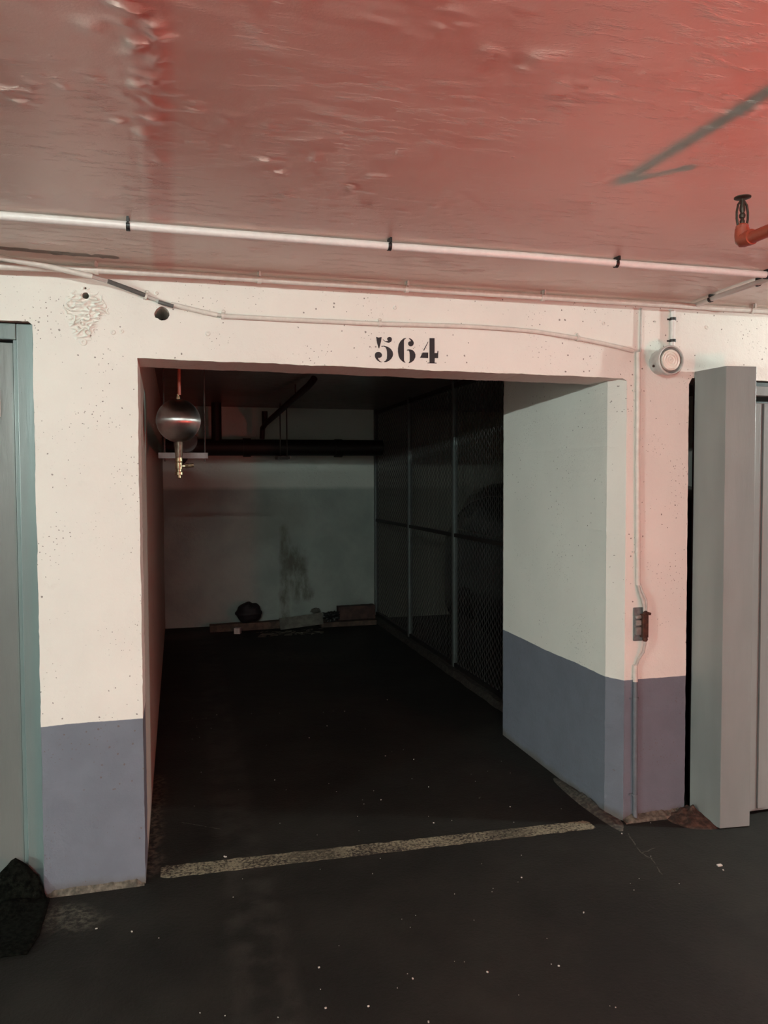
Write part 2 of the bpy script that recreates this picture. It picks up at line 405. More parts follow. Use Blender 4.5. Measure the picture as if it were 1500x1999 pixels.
# ceiling: slab with real lumps and a filled formwork joint
def frange(a, b, s):
    n = int(round((b-a)/s)); return [a+(b-a)*i/n for i in range(n)]
xs = [-9.8, -5, -2.5, -1.4] + frange(-1.0, 2.7, .011) + [2.7, 4, 6, 9.6]
ys = [-3.1, -2, 0] + frange(.9, 3.18, .0095) + [3.18, 5, 7, 8.95]
V = []; Fc = []
for y in ys:
    for x in xs:
        h = 0
        if -1 < x < 2.7 and .9 < y < 3.15:
            edge = min(1, (x+1)/.1, (2.7-x)/.1, (y-.9)/.1, (3.15-y)/.12)
            sx = (x+.045+.02*noise.noise(Vector((0, y*4, 0))))/.045
            seam = math.exp(-sx*sx)*max(.12, min(1, (2.35-y)/.7))
            h = .0022*noise.noise(Vector((x*1.5, y*3, 0)))+.0009*noise.noise(Vector((x*6, y*14, 2)))+.0006*noise.noise(Vector((x*35, y*60, 2)))
            rr = max(0, .5*noise.noise(Vector((x*11, y*28, 6)))+.6*noise.noise(Vector((x*30, y*62, 1)))-.16)*max(0, noise.noise(Vector((x*1.7+3, y*2.5, 6)))+.15)
            h -= .028*rr
            h -= seam*(.003+.016*max(0, noise.noise(Vector((x*22, y*38, 4)))+.05)+.005*noise.noise(Vector((x*40, y*60, 4))))
            for bx, by, br in ((-.14, 1.52, .02), (.7, 1.42, .03), (-.35, 1.8, .012), (.55, 1.9, .01)):
                h -= .005*math.exp(-((x-bx)**2+(y-by)**2)/br**2)
            if abs(x-(-.085)) < .008: h += .001
            h *= edge
        V.append((x, y, ZC+h))
nx = len(xs)
for j in range(len(ys)-1):
    for i in range(nx-1): Fc.append((j*nx+i, (j+1)*nx+i, (j+1)*nx+i+1, j*nx+i+1))
mb = MB(); mb.add(V, Fc)
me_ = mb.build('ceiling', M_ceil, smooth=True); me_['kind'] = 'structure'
top = MB(); top.box(-9.8, 9.6, -3.1, 8.95, ZC+.012, ZC+.2)
o = top.build('slab', M_ceil, me_)

# dark ridge paint drips on ceiling joint are part of the relief above
# mortar strip at the foot of the left pillar, debris at the right one
def ragged_strip(x0, x1, y0, y1, h, name, mat, parent=None, seed=0, step=.01):
    n = int((x1-x0)/step); m = MB(); V = []; Fc = []
    for i in range(n+1):
        x = x0+(x1-x0)*i/n; e = min(1, i/3, (n-i)/3)
        a = noise.noise(Vector((x*14, seed, 1)))*.4+noise.noise(Vector((x*50, seed, 1)))*.3
        hh = h*(1+a)*max(.25, e); yy = y0-(y1-y0)*.35*a
        V += [(x, y1, 0), (x, yy, 0), (x, yy+.004, hh*.45), (x, y1-.002, hh)]
    for i in range(n):
        for k in range(3): Fc.append((i*4+k+1, (i+1)*4+k+1, (i+1)*4+(k+2 if k < 2 else 3), i*4+(k+2 if k < 2 else 3)) if k < 2 else (i*4, i*4+1, (i+1)*4+1, (i+1)*4))
    m.add(V, Fc); o = m.build(name, mat, parent, smooth=False); return o
o = ragged_strip(-.512, -.145, 3.165, 3.184, .022, 'trim_1', M_mortar, seed=1); o['kind'] = 'structure'
o = ragged_strip(2.00, 2.33, 3.145, 3.184, .028, 'trim_2', M_mortar, seed=4); o['kind'] = 'structure'
def heap(name, cx, cy, rx, ry, h, mat, seed, n=26, cut_y=None):
    m = MB(); V = []; Fc = []; K = 9
    for k in range(K+1):
        for q in range(n):
            a = q*2*PI/n; rr = (k/K)*(1+.25*noise.noise(Vector((math.cos(a)*1.5, math.sin(a)*1.5, seed))))
            x = cx+rx*rr*math.cos(a); y = cy+ry*rr*math.sin(a)
            if cut_y is not None: y = min(y, cut_y)
            z = h*(1-(k/K))**1.1*(1+.6*noise.noise(Vector((x*30, y*30, seed))))+.006*max(0, noise.noise(Vector((x*90, y*90, 3))))
            V.append((x, y, max(.0005, z) if k < K else 0))
    for k in range(K):
        for q in range(n): Fc.append((k*n+q, k*n+(q+1) % n, (k+1)*n+(q+1) % n, (k+1)*n+q))
    m.add(V, Fc); return m.build(name, mat)
o = heap('rubble_heap', 2.33, 3.13, .12, .12, .055, M_rubble, 3, cut_y=3.18)
tag(o, 'crumbled brown rubble piled in the corner beside the metal door casing', 'rubble', kind='stuff')
o = heap('dirt_heap', 1.955, 3.42, .06, .32, .024, M_dirt, 8)
tag(o, 'low ridge of grey mortar dirt along the foot of the right jamb', 'dirt', kind='stuff')
# pale grit on the floor
mb = MB()
for i in range(150):
    if i < 95: x = random.uniform(-.6, 2.3); y = random.uniform(1.4, 3.15)
    else: x = random.uniform(-.05, 1.8); y = random.uniform(3.3, 5.5)
    if x > 2.2*y/2.6: continue
    r = random.choice([.0012, .0015, .0018, .003]); a = random.uniform(0, PI)
    M = Matrix.Translation((x, y, r*.5)) @ Matrix.Rotation(a, 4, 'Z')
    mb.box(-r, r, -r*.7, r*.7, -r*.5, r*.6, 0, M)
for x, y, r in ((2.155, 2.70, .010), (.18, 3.32, .005), (-.3, 2.9, .004)):
    mb.box(x-r, x+r, y-r*.6, y+r*.6, 0, r*.5)
tag(mb.build('grit', M_grit), 'tiny pale crumbs scattered over the dark asphalt floor', 'grit', kind='stuff')

# worn bay line
def line_mat():
    t = NT('worn_line_paint'); X, Y, Z = t.xyz()
    wear = t.ramp(t.math('ADD', t.noise(75, 5, .7), t.math('MULTIPLY', t.noise(3.2, 3), .55)), .66, .90)
    gap = t.math('MAXIMUM', t.ramp(t.math('ABSOLUTE', t.math('SUBTRACT', X, .55)), .07, .17, .85, 0), t.ramp(t.math('ABSOLUTE', t.math('SUBTRACT', X, 1.44)), .05, .13, .8, 0))
    f = t.math('MAXIMUM', wear, t.math('MULTIPLY', gap, t.ramp(t.noise(60, 4, .7), .25, .6)))
    c = t.mix(f, (.235, .215, .150, 1), (.022, .019, .016, 1))
    return t.fin(c, .8, t.noise(80, 4), .4, .003, spec=.2)
n = 90; V = []; Fc = []
for i in range(n+1):
    s = i/n; x = -.085+s*1.93
    ya = 3.205-.06*s+.008*noise.noise(Vector((x*20, 0, 0)))+.004*noise.noise(Vector((x*70, 0, 0)))
    yb = 3.305-.075*s+.008*noise.noise(Vector((x*20, 5, 0)))+.004*noise.noise(Vector((x*70, 8, 0)))
    if i in (0, n): ya += .012; yb -= .015
    V += [(x, ya, 0), (x, ya, .0015), (x, yb, .0015), (x, yb, 0)]
for i in range(n):
    for k in range(3): Fc.append((i*4+k, (i+1)*4+k, (i+1)*4+k+1, i*4+k+1))
mb = MB(); mb.add(V, Fc)
tag(mb.build('bay_line', line_mat()), 'worn white painted line across the mouth of the parking bay', 'floor marking')

# ------------------------------------------------------------ doors (structure)
d1 = root_struct('door_1', (-1.5, 3.2, 0))
mb = MB(); mb.box(-.576, -.517, 3.212, 3.29, 0, 2.197)
f1 = mb.build('door_frame', M_frame, d1, bevel=.003)
mb = MB(); mb.box(-2.58, -.578, 3.212, 3.29, 2.137, 2.197); mb.build('door_header', M_frame, d1, bevel=.003)
mb = MB(); mb.box(-.590, -.576, 3.222, 3.26, 0, 2.137); mb.build('door_stop', M_frame, d1, bevel=.002)
mb = MB(); mb.box(-2.4, -.592, 3.232, 3.27, .012, 2.128); mb.build('door_panel', M_panel, d1, bevel=.002)
mb = MB(); mb.box(-.80, -.640, 3.226, 3.232, 1.848, 1.952); mb.build('notice_plate', M_card, d1)
mb = MB(); mb.box(-2.55, -.52, 3.195, 3.30, 2.1985, 2.2025); mb.build('lintel_strip', M_rust, d1)  # thin reddish brown strip along the bottom of the lintel

d2 = root_struct('door_2', (3.4, 3.1, 0))
def cas(name, pts, z0, z1, bev=.0025):
    m = MB(); m.prism(pts, lambda p: (p[0], p[1], z0), lambda p: (p[0], p[1], z1)); return m.build(name, M_casing, d2, bevel=bev)
cas('casing', [(2.362, 3.178), (2.382, 2.985), (2.532, 2.972), (2.532, 3.178)], .004, 2.108)
mb = MB(); mb.box(2.535, 4.45, 3.09, 3.14, 1.993, 2.036); mb.build('top_rail', M_casing, d2, bevel=.002)
mb = MB(); mb.box(2.535, 2.560, 3.07, 3.14, .02, 1.990); mb.build('side_rail', M_casing, d2, bevel=.002)
mb = MB(); mb.box(2.592, 2.640, 3.065, 3.075, .03, 1.955); mb.build('panel_rib', M_casing, d2, bevel=.002)
for k in range(10):
    x = 2.66+k*.18; mb = MB(); mb.box(x, x+.05, 3.07, 3.08, .03, 1.955); mb.build('panel_rib', M_casing, d2, bevel=.002)
mb = MB(); mb.box(2.565, 4.45, 3.082, 3.11, .015, 1.958); mb.build('door_panel', M_casing, d2, bevel=.003)
mb = MB(); mb.box(2.40, 4.5, 3.2, 3.24, 0, 2.07); mb.build('back_sheet', M_black, d2)

# ------------------------------------------------------------ stencilled number
num = thing('stencilled_number', 'black stencilled number 564 painted on the white lintel', 'number', (.95, 3.182, 2.15))
def dmap(p, y):
    x, v = p
    return (.740+x/1500*.453, y, 2.237-(v/750)*.212+(x/1500)*(.021-.008*v/750))
digits = {
 'digit5': [[(255,130),(290,142),(335,133),(325,200),(300,300),(290,298),(268,220)],
   [(353,165),(372,186),(395,196),(418,190),(428,185),(414,170),(414,150),(430,136),(450,131),(470,138),(481,155),(481,180),(470,202),(450,215),(430,218),(400,210),(370,192),(354,175)],
   [(330,265),(370,262),(420,275),(465,305),(492,345),(499,385),(492,420),(470,455),(435,485),(400,500),(370,500),(368,492),(392,478),(408,450),(412,400),(411,350),(405,315),(390,285),(365,272),(333,276)],
   [(235,400),(240,375),(255,358),(280,351),(305,353),(325,365),(337,385),(338,410),(328,428),(310,438),(290,440),(280,435),(285,455),(300,478),(320,492),(335,495),(330,502),(305,498),(275,480),(250,450),(238,425)]],
 'digit6': [[(690,148),(650,155),(610,190),(582,240),(570,300),(570,350),(580,410),(600,455),(635,490),(665,507),(683,508),(665,490),(658,470),(658,190),(665,170),(690,155)],
   [(730,150),(760,158),(785,180),(799,205),(801,230),(793,252),(775,267),(750,270),(730,258),(719,238),(720,215),(733,200),(755,195),(760,190),(752,172),(735,160)],
   [(698,325),(715,315),(745,314),(785,325),(812,352),(826,390),(824,430),(805,470),(775,498),(740,515),(720,515),(735,500),(742,480),(743,440),(742,390),(738,350),(725,330),(702,331)]],
 'digit4': [[(1013,198),(1016,208),(955,330),(945,332),(947,318)], [(932,360),(1014,360),(1014,441),(893,437)],
   [(1035,150),(1110,150),(1110,368),(1150,368),(1155,335),(1165,335),(1163,441),(1112,441),(1110,508),(1138,510),(1140,520),(1005,518),(1006,510),(1035,508)]]}
for nm, polys in digits.items():
    mb = MB()
    for pl in polys: mb.prism(pl, lambda p: dmap(p, YF-.0014), lambda p: dmap(p, YF+.002))
    mb.build('digit', M_number, num)

# ------------------------------------------------------------ conduits
def clip(name, p, axis, r, mat, parent, w=.007, base=.012, up=(0, 0, 1)):
    """saddle clip round a tube at p, fixed towards `up`"""
    a = Vector(axis).normalized(); u = Vector(up); u = (u-a*u.dot(a)).normalized(); s = a.cross(u); p = Vector(p); m = MB()
    n = 12; V = []; Fc = []
    for i in range(n+1):
        th = -PI*.62+PI*1.24*i/n
        d = -u*math.cos(th)+s*math.sin(th)
        for rr in (r*1.02, r*1.02+.0028):
            for ww in (-w, w): V.append(p+d*rr+a*ww)
    for i in range(n):
        b = i*4
        Fc += [(b, b+1, b+5, b+4), (b+2, b+6, b+7, b+3), (b, b+4, b+6, b+2), (b+1, b+3, b+7, b+5)]
    m.add(V, Fc)
    Mx = Matrix((a.to_tuple(), s.to_tuple(), u.to_tuple())).transposed().to_4x4(); Mx.translation = p
    m.box(-w*.8, w*.8, -r*.8, r*.8, r*.7, r+base, 0, Mx)
    m.box(-.0035, .0035, r, r+.012, r*.5, r+base, 0, Mx)
    return m.build(name, mat, parent)

R1 = .0130
cc = thing('ceiling_conduit', 'long white plastic conduit under the red-lit ceiling, held by black clips', 'conduit', (.7, 2.585, 2.40))
mb = MB(); pts = []
for i in range(41):
    x = -2.2+i*.14; pts.append((x, 2.583+.006*noise.noise(Vector((x*1.3, 0, 0))), 2.3985+.0025*noise.noise(Vector((x*1.7, 4, 0)))))
mb.tube(pts, R1, 16); mb.build('tube', M_conduit, cc, smooth=True)
for x in (-1.2, -.135, .711, 1.579, 2.240): clip('clip', (x, 2.584, 2.3985), (1, 0, 0), R1, M_black, cc, base=.010, w=.006)
ac = thing('branch_conduit', 'short white conduit with black clips crossing the ceiling corner at right', 'conduit', (2.3, 2.9, 2.40))
mb = MB(); mb.tube([(2.318, 3.150, 2.400), (2.30, 2.95, 2.400), (2.295, 2.65, 2.399), (2.305, 1.9, 2.399)], .0115, 14); mb.build('tube', M_conduit, ac, smooth=True)
for y in (2.99, 2.70, 2.2): clip('clip', (2.300, y, 2.400), (0, 1, 0), .0115, M_black, ac, base=.010, w=.006)

cp = thing('wall_top_pipe', 'pale pipe running along the corner of ceiling and front wall', 'pipe', (1, 3.15, 2.40))
mb = MB(); pts = [(-3.4, 3.112, 2.383), (-.62, 3.112, 2.3815), (-.28, 3.112, 2.3895)]
for i in range(14): x = .05+i*.2; pts.append((x, 3.112+.003*noise.noise(Vector((x*2, 0, 0))), 2.3935+.002*noise.noise(Vector((x*3, 1, 0)))))
pts += [(4.5, 3.112, 2.394)]
mb.tube(pts, .0135, 14); mb.build('tube', M_pvc_painted, cp, smooth=True)
for x in (-.278, .325, .93, 1.545, 2.62): clip('clip', (x, 3.112, 2.3925 if x > 0 else 2.3895), (1, 0, 0), .0135, M_pvc_painted, cp, base=.014, w=.008, up=(0, 0, 1))

sg = thing('sagging_conduit', 'old sagging grey conduit looping along the lintel above the number', 'conduit', (.7, 3.17, 2.26))
ys_ = 3.171
mb = MB(); mb.tube([(-1.5, 2.93, 2.405), (-.592, 3.040, 2.394), (-.430, 3.078, 2.382), (-.291, 3.092, 2.3600)], .0105, 12); mb.build('tube', M_pvc_painted, sg, smooth=True)
mb = MB(); mb.tube([(-.300, 3.090, 2.363), (-.24, 3.125, 2.356), (-.163, 3.150, 2.336), (-.10, ys_, 2.318), (-.03, ys_, 2.294), (.03, ys_, 2.281)], .0055, 8)
mb.tube([(-.300, 3.090, 2.358), (-.24, 3.125, 2.350), (-.163, 3.150, 2.331), (-.10, ys_, 2.313), (-.03, ys_, 2.288), (.03, ys_, 2.277)], .0045, 8)
mb.build('cable', M_cable, sg, smooth=True)
mb = MB(); mb.tube([(-.240, 3.122, 2.354), (-.163, 3.148, 2.3345), (-.108, 3.164, 2.3185)], [.0085, .009, .009], 10); mb.build('sleeve', M_sleeve, sg, smooth=True)
mb = MB(); mb.tube([(-.058, 3.164, 2.296), (-.03, 3.162, 2.288), (-.002, 3.163, 2.282)], .0075, 10); mb.build('sleeve', M_sleeve, sg, smooth=True)
mb = MB(); mb.tube([(-.012, ys_, 2.291), (.06, ys_, 2.277), (.165, ys_, 2.258)], .0095, 12); mb.build('tube', M_pvc_painted, sg, smooth=True)
mb = MB(); mb.tube([(.165, ys_-.003, 2.2585), (.20, ys_-.003, 2.256)], .0062, 8); mb.build('cable', M_cable, sg, smooth=True)
mb = MB(); mb.tube([(.192, ys_, 2.2555), (.40, ys_, 2.2545), (.60, ys_, 2.2552), (.829, ys_, 2.2555), (1.0, ys_, 2.260), (1.188, ys_, 2.2635), (1.33, ys_, 2.2630), (1.45, ys_, 2.2600), (1.55, ys_, 2.2560), (1.65, ys_, 2.2460), (1.75, ys_, 2.235), (1.86, ys_, 2.2200), (1.95, ys_, 2.2055), (2.03, ys_, 2.1900)], .0095, 12); mb.build('tube', M_pvc_painted, sg, smooth=True)
for x, z, ax in ((-.104, 2.3165, (1, 0, -.35)), (.186, 2.2565, (1, 0, 0)), (.829, 2.2555, (1, 0, .02)), (1.748, 2.235, (1, 0, -.13))):
    clip('clip', (x, ys_, z), ax, .0100, M_pvc_painted, sg, base=.004, w=.0055, up=(0, 1, 0))
    pl = MB(); pl.lathe([(0, .006), (.004, .006), (.007, .003), (.008, 0)], 12, Matrix.Translation((x+.004, YF, z+.019)) @ Matrix.Rotation(PI/2, 4, 'X')); pl.build('screw', M_pvc_painted, sg)

wc = thing('wall_conduit', 'vertical white conduit down the right pier, painted blue grey at its foot', 'conduit', (2.06, 3.17, 0))
mb = MB(); mb.tube([(2.056, ys_, 2.184), (2.057, ys_, 1.7), (2.063, ys_, 1.266), (2.066, ys_, 1.112)], .0115, 14); mb.build('tube', M_pvc_painted, wc, smooth=True)
mb = MB(); mb.tube([(2.056, ys_, .738), (2.056, ys_, ZD-.005)], .0115, 14); mb.build('tube', M_pvc_painted, wc, smooth=True)
mb = MB(); mb.tube([(2.056, ys_, ZD-.005), (2.058, ys_, .35), (2.062, ys_, .012)], .0118, 14); mb.build('tube', M_pvc_blue, wc, smooth=True)['label'] = 'lower length painted blue grey'
for z in (2.011, 1.266): clip('clip', (2.057 if z > 2 else 2.063, ys_, z), (0, 0, 1), .0115, M_pvc_painted, wc, base=.002, w=.0055, up=(0, 1, 0))
for z in (.579, .124): clip('clip', (2.058, ys_, z), (0, 0, 1), .0115, M_pvc_blue, wc, base=.002, w=.0055, up=(0, 1, 0))
uc = MB(); uc.tube([(2.072, 3.176, 2.386), (2.070, 3.176, 2.30), (2.069, 3.176, 2.19), (2.060, 3.176, 2.17)], .0052, 8)
tag(uc.build('thin_cable', M_cable, smooth=True), 'thin painted cable between the ceiling pipe and the vertical conduit', 'cable')

jb = thing('junction_box', 'open grey junction box with rusty terminal block on the right pier', 'junction box', (2.07, 3.18, .93))
mb = MB(); mb.box(2.048, 2.098, 3.172, 3.183, .850, 1.006); mb.build('back_plate', simple('grey_box', (.16, .165, .165), .6, var=.2), jb, bevel=.003)
mb = MB()
for z0, z1 in ((.880, .918), (.924, .950), (.956, .972)): mb.box(2.050, 2.084, 3.157, 3.172, z0, z1)
mb.build('clamp', simple('grey_porcelain', (.26, .25, .23), .6, var=.2), jb, bevel=.004)
mb = MB(); mb.box(2.076, 2.106, 3.142, 3.172, .868, .978); mb.build('terminal_block', M_rust, jb, bevel=.004)
for z, r in ((.985, .011), (.862, .013)):
    mb = MB(); M = Matrix.Translation((2.092, 3.150, z)); mb.lathe([(0, -r), (r*.7, -r*.8), (r, 0), (r*.7, r*.8), (0, r)], 10, M); mb.build('screw', M_rust, jb, smooth=True)
mb = MB(); mb.tube([(2.096, 3.150, .985), (2.118, 3.148, .978)], .0065, 8); mb.build('side_pin', M_rust, jb, smooth=True)
jc = thing('junction_cables', 'grey cables bulging out between the vertical conduit and the junction box', 'cable', (2.08, 3.16, 1.0))
mb = MB(); mb.tube([(2.063, 3.171, 1.125), (2.068, 3.164, 1.085), (2.082, 3.156, 1.045), (2.088, 3.153, 1.01), (2.088, 3.153, .99)], .0062, 8); mb.build('cable', M_cable, jc, smooth=True)
mb = MB(); mb.tube([(2.072, 3.171, 1.125), (2.082, 3.160, 1.08), (2.095, 3.150, 1.045), (2.098, 3.150, 1.01), (2.097, 3.152, .99)], .0055, 8); mb.build('cable', M_cable, jc, smooth=True)
mb = MB(); mb.tube([(2.092, 3.153, .862), (2.094, 3.153, .84), (2.086, 3.155, .80), (2.068, 3.166, .765), (2.060, 3.171, .735)], .0068, 8); mb.build('cable', M_cable, jc, smooth=True)

# ------------------------------------------------------------ alarm siren
sx, sz = 2.176, 2.143
S = Matrix.Translation((sx, YF, sz)) @ Matrix.Rotation(PI/2, 4, 'X')
sr = thing('alarm_siren', 'round off-white alarm siren on the wall above the right pier', 'siren', (sx, YF, sz))
mb = MB(); mb.lathe([(0, 0), (.056, 0), (.057, .03), (.060, .052), (.0605, .058), (.067, .062), (.0675, .088), (.064, .092), (.060, .090), (.059, .074), (0, .074)], 48, S); mb.build('body', M_siren, sr, smooth=True)
mb = MB(); mb.lathe([(.0588, .0742), (.0588, .0755), (.046, .0755), (.046, .0742)], 40, S); mb.build('recess_ring', M_siren_dark, sr)
pr = [(.048, .0743), (.0475, .088)]
for k in range(24):
    r = .0465*(1-k/24); pr.append((r, .0905+.0016*math.cos(r*2*PI/.0125)))
pr.append((0, .093))
mb = MB(); mb.lathe(pr, 40, S); mb.build('sound_disc', M_siren_in, sr, smooth=True)
mb = MB(); mb.lathe([(0, .006), (.006, .006), (.006, 0)], 10, Matrix.Translation((sx-.054, 3.145, sz-.022)) @ Matrix.Rotation(-PI/2-.0, 4, 'Y')); mb.build('side_screw', M_rust, sr)
tk = thing('siren_conduit', 'short white conduit with two black clips above the siren', 'conduit', (2.235, 3.17, 2.3))
mb = MB(); mb.tube([(2.236, 3.171, 2.384), (2.236, 3.171, 2.208)], .0115, 14); mb.build('tube', M_conduit, tk, smooth=True)
for z in (2.345, 2.245): clip('clip', (2.236, 3.171, z), (0, 0, 1), .0115, M_black, tk, base=.002, w=.0065, up=(.15, 1, 0))

# ------------------------------------------------------------ painted-over wall plugs
def plug(x, z, r, label):
    m = MB(); T = Matrix.Translation((x, YF+.0004, z)) @ Matrix.Rotation(PI/2, 4, 'X')
    m.lathe([(0, .0015), (r*.30, .0015), (r*.36, .0045), (r*.62, .005), (r*.85, .0038), (r, 0)], 18, T)
    return tag(m.build('wall_plug', M_front, smooth=True), label, 'wall plug', 'painted-over wall plugs on the front wall')
plug(-.336, 2.133, .014, 'painted-over round wall plug right of the left door top')
plug(-.228, 2.175, .010, 'left one of two painted wall plugs left of the opening corner')
plug(-.196, 2.180, .008, 'right one of two painted wall plugs left of the opening corner')
plug(.128, 2.186, .010, 'painted wall plug above the left part of the opening')
plug(.900, 2.330, .009, 'painted wall plug just under the ceiling pipe above the number')
plug(1.885, 2.312, .010, 'painted wall plug between number and vertical conduit, near the ceiling')
plug(2.150, 2.330, .007, 'small dark-rimmed plug left of the siren conduit')
plug(2.430, 2.318, .010, 'painted wall plug right of the siren conduit')
plug(-.066, 2.333, .008, 'painted wall plug above the drilled round hole')

# ------------------------------------------------------------ sprinkler
sp = thing('fire_sprinkler', 'upright fire sprinkler head with dark deflector on a red pipe', 'sprinkler', (1.402, 1.70, 2.22))
px, py, pz = 1.402, 1.705, 2.208
mb = MB(); mb.tube([(px, py-.018, pz-.002), (px+.03, .9, pz+.004), (px+.03, -1.2, pz+.004)], .0150, 18); mb.build('supply_pipe', M_redpipe, sp, smooth=True)
mb = MB(); mb.tube([(px, py-.036, pz), (px, py-.022, pz)], .0195, 18)
mb.tube([(px, py-.026, pz), (px, py-.010, pz), (px, py-.002, pz+.004), (px, py, pz+.014), (px, py, pz+.030)], [.0180, .0185, .0195, .0185, .0175], 18)
mb.lathe([(0, -.0165), (.010, -.0145), (.0165, -.006), (.0185, .006), (0, .008)], 18, Matrix.Translation((px, py-.004, pz)))
mb.build('elbow', M_redpipe, sp, smooth=True)
mb = MB(); mb.lathe([(0, .028), (.0155, .028), (.0155, .038), (.012, .042), (0, .042)], 8, Matrix.Translation((px, py, pz))); mb.build('thread_nut', M_redpipe, sp)
mb = MB()
for s in (-1, 1):
    mb.tube([(px+s*.013, py, pz+.038), (px+s*.0165, py, pz+.055), (px+s*.0165, py, pz+.072), (px+s*.013, py, pz+.090), (px+s*.004, py, pz+.101)], .0030, 8)
mb.build('frame_arms', M_darkmetal, sp, smooth=True)
mb = MB(); mb.lathe([(0, .042), (.006, .044), (.0065, .050), (.0045, .053), (.0045, .070), (.007, .076), (.007, .084), (.005, .098), (.005, .106), (0, .106)], 10, Matrix.Translation((px, py, pz)))
mb.lathe([(0, .056), (.007, .058), (.008, .064), (.006, .069), (0, .070)], 10, Matrix.Translation((px, py, pz)))
mb.build('bulb', M_darkmetal, sp, smooth=True)
mb = MB(); n = 24; V = []; Fc = []
mb.lathe([(0, .105), (.012, .105), (.0205, .1075), (.0205, .110), (.012, .1105), (0, .111)], 24, Matrix.Translation((px, py, pz))); mb.build('deflector', M_darkmetal, sp, smooth=True)

# ------------------------------------------------------------ ball extinguisher
def brushed():
    t = NT('brushed_steel_ball')
    c = t.mix(t.ramp(t.noise(9, 5), .3, .7), (.30, .29, .28, 1), (.42, .41, .40, 1))
    t.fin(c, t.ramp(t.noise(6, 3), .3, .7, .30, .38), None, metal=1.)
    tg = t.n('ShaderNodeTangent', direction_type='RADIAL', axis='Z'); t.link(tg.outputs[0], t.b.inputs['Tangent'])
    t.b.inputs['Anisotropic'].default_value = .92
    t.b.inputs['Anisotropic Rotation'].default_value = 0.0
    return t.m
bx, by, bz, br = .012, 3.70, 1.879, .099
be = thing('ball_extinguisher', 'shiny steel ball extinguisher hanging inside the opening at upper left', 'fire extinguisher', (bx, by, bz))
mb = MB(); pr = []
for k in range(33):
    a = -PI/2+PI*k/32; r = br*math.cos(a)
    if k in (15, 16, 17): r += .0012
    pr.append((max(r, 0), br*math.sin(a)))
mb.lathe(pr, 64); so = mb.build('tank', brushed(), None, smooth=True); so.parent = be
mb = MB(); mb.lathe([(0, br-.002), (.009, br-.002), (.009, br+.010), (.006, br+.012), (.006, br+.022), (0, br+.022)], 12, Matrix.Translation((bx, by, bz))); mb.build('top_fitting', M_brass, be)
mb = MB(); mb.tube([(bx+.006, by, bz+br+.018), (bx+.006, by, ZC+.005)], .008, 10); mb.build('drop_pipe', M_redpipe, be, smooth=True)
mb = MB(); mb.lathe([(.0, .006), (.017, .004), (.019, -.006), (.017, -.045), (.0175, -.055), (.015, -.07), (0, -.07)], 20, Matrix.Translation((bx, by, bz-br))); mb.build('neck', simple('worn_bronze', (.22, .17, .13), .5, .7, var=.25), be, smooth=True)
mb = MB(); mb.lathe([(.0, -.07), (.0165, -.07), (.0165, -.088), (.014, -.090), (.0165, -.093), (.0165, -.122), (.013, -.124), (.013, -.134), (.019, -.136), (.019, -.148), (.009, -.150), (.009, -.162), (.006, -.166), (0, -.166)], 16, Matrix.Translation((bx, by, bz-br))); mb.build('valve', M_brass, be)
mb = MB(); mb.tube([(bx+.014, by, bz-br-.108), (bx+.034, by, bz-br-.109)], .006, 10); mb.tube([(bx+.028, by, bz-br-.107), (bx+.042, by, bz-br-.107)], .0115, 8); mb.tube([(bx+.042, by, bz-br-.107), (bx+.066, by, bz-br-.104)], .0095, 12); mb.build('pressure_fitting', M_brass, be)

# ------------------------------------------------------------ pipes inside the bay
tr = thing('trapeze_hanger', 'steel trapeze rail on two rods behind the steel ball', 'pipe hanger', (.04, 4.0, 1.73))
mb = MB(); mb.box(-.085, .153, 3.985, 3.99, 1.715, 1.743); mb.box(-.085, .153, 3.99, 4.02, 1.738, 1.743); mb.box(-.085, .153, 3.99, 4.02, 1.715, 1.719); mb.build('rail', M_steel, tr)
for x in (-.055, .140):
    mb = MB(); mb.tube([(x, 4.005, 1.700), (x, 4.005, ZC+.005)], .0042, 8); mb.build('rod', M_rod, tr)
mb = MB(); mb.tube([(.045, 3.95, 1.802), (.045, 6, 1.815), (.045, 8.1, 1.83), (.06, 8.24, 1.88), (.12, 8.3, 1.945)], .058, 20)
side = mb
bp = thing('drain_pipe', 'thick black drain pipe crossing below the ceiling in front of the back wall', 'pipe', (1.0, 8.3, 1.95))
mb = MB(); mb.tube([(-.10, 8.3, 1.952), (2.19, 8.3, 1.962)], .086, 24); mb.build('tube', M_blackpipe, bp, smooth=True)
side.build('side_run', M_blackpipe, bp, smooth=True)
for x in (.02, .72, 1.7):
    mb = MB(); mb.tube([(x-.04, 8.3, 1.955), (x+.04, 8.3, 1.955)], .098, 24); mb.build('collar', M_blackpipe, bp, smooth=True)
mb = MB(); mb.tube([(.41, 8.3, 2.0), (.41, 8.3, ZC-.002)], .052, 16); mb.build('riser', M_blackpipe, bp, smooth=True)
hb = thing('pipe_bracket', 'dark bracket with two rods holding the back drain pipe', 'pipe hanger', (1.1, 8.3, 1.85))
for x in (1.06, 1.13):
    mb = MB(); mb.tube([(x, 8.203, 1.83), (x, 8.203, ZC-.001)], .006, 6); mb.build('rod', M_rod, hb)
mb = MB(); mb.box(1.03, 1.16, 8.195, 8.40, 1.835, 1.862); mb.build('saddle', M_rod, hb)
th = thing('slanting_pipe', 'thin dark pipe slanting from the ceiling down to the back drain pipe', 'pipe', (.95, 7, 2.3))
mb = MB(); mb.tube([(1.035, 5.95, ZC-.03), (1.025, 5.98, 2.37), (1.01, 6.1, 2.345), (.905, 8.15, 2.20), (.885, 8.28, 2.16), (.88, 8.3, 2.05)], .027, 12); mb.build('tube', M_blackpipe, th, smooth=True)
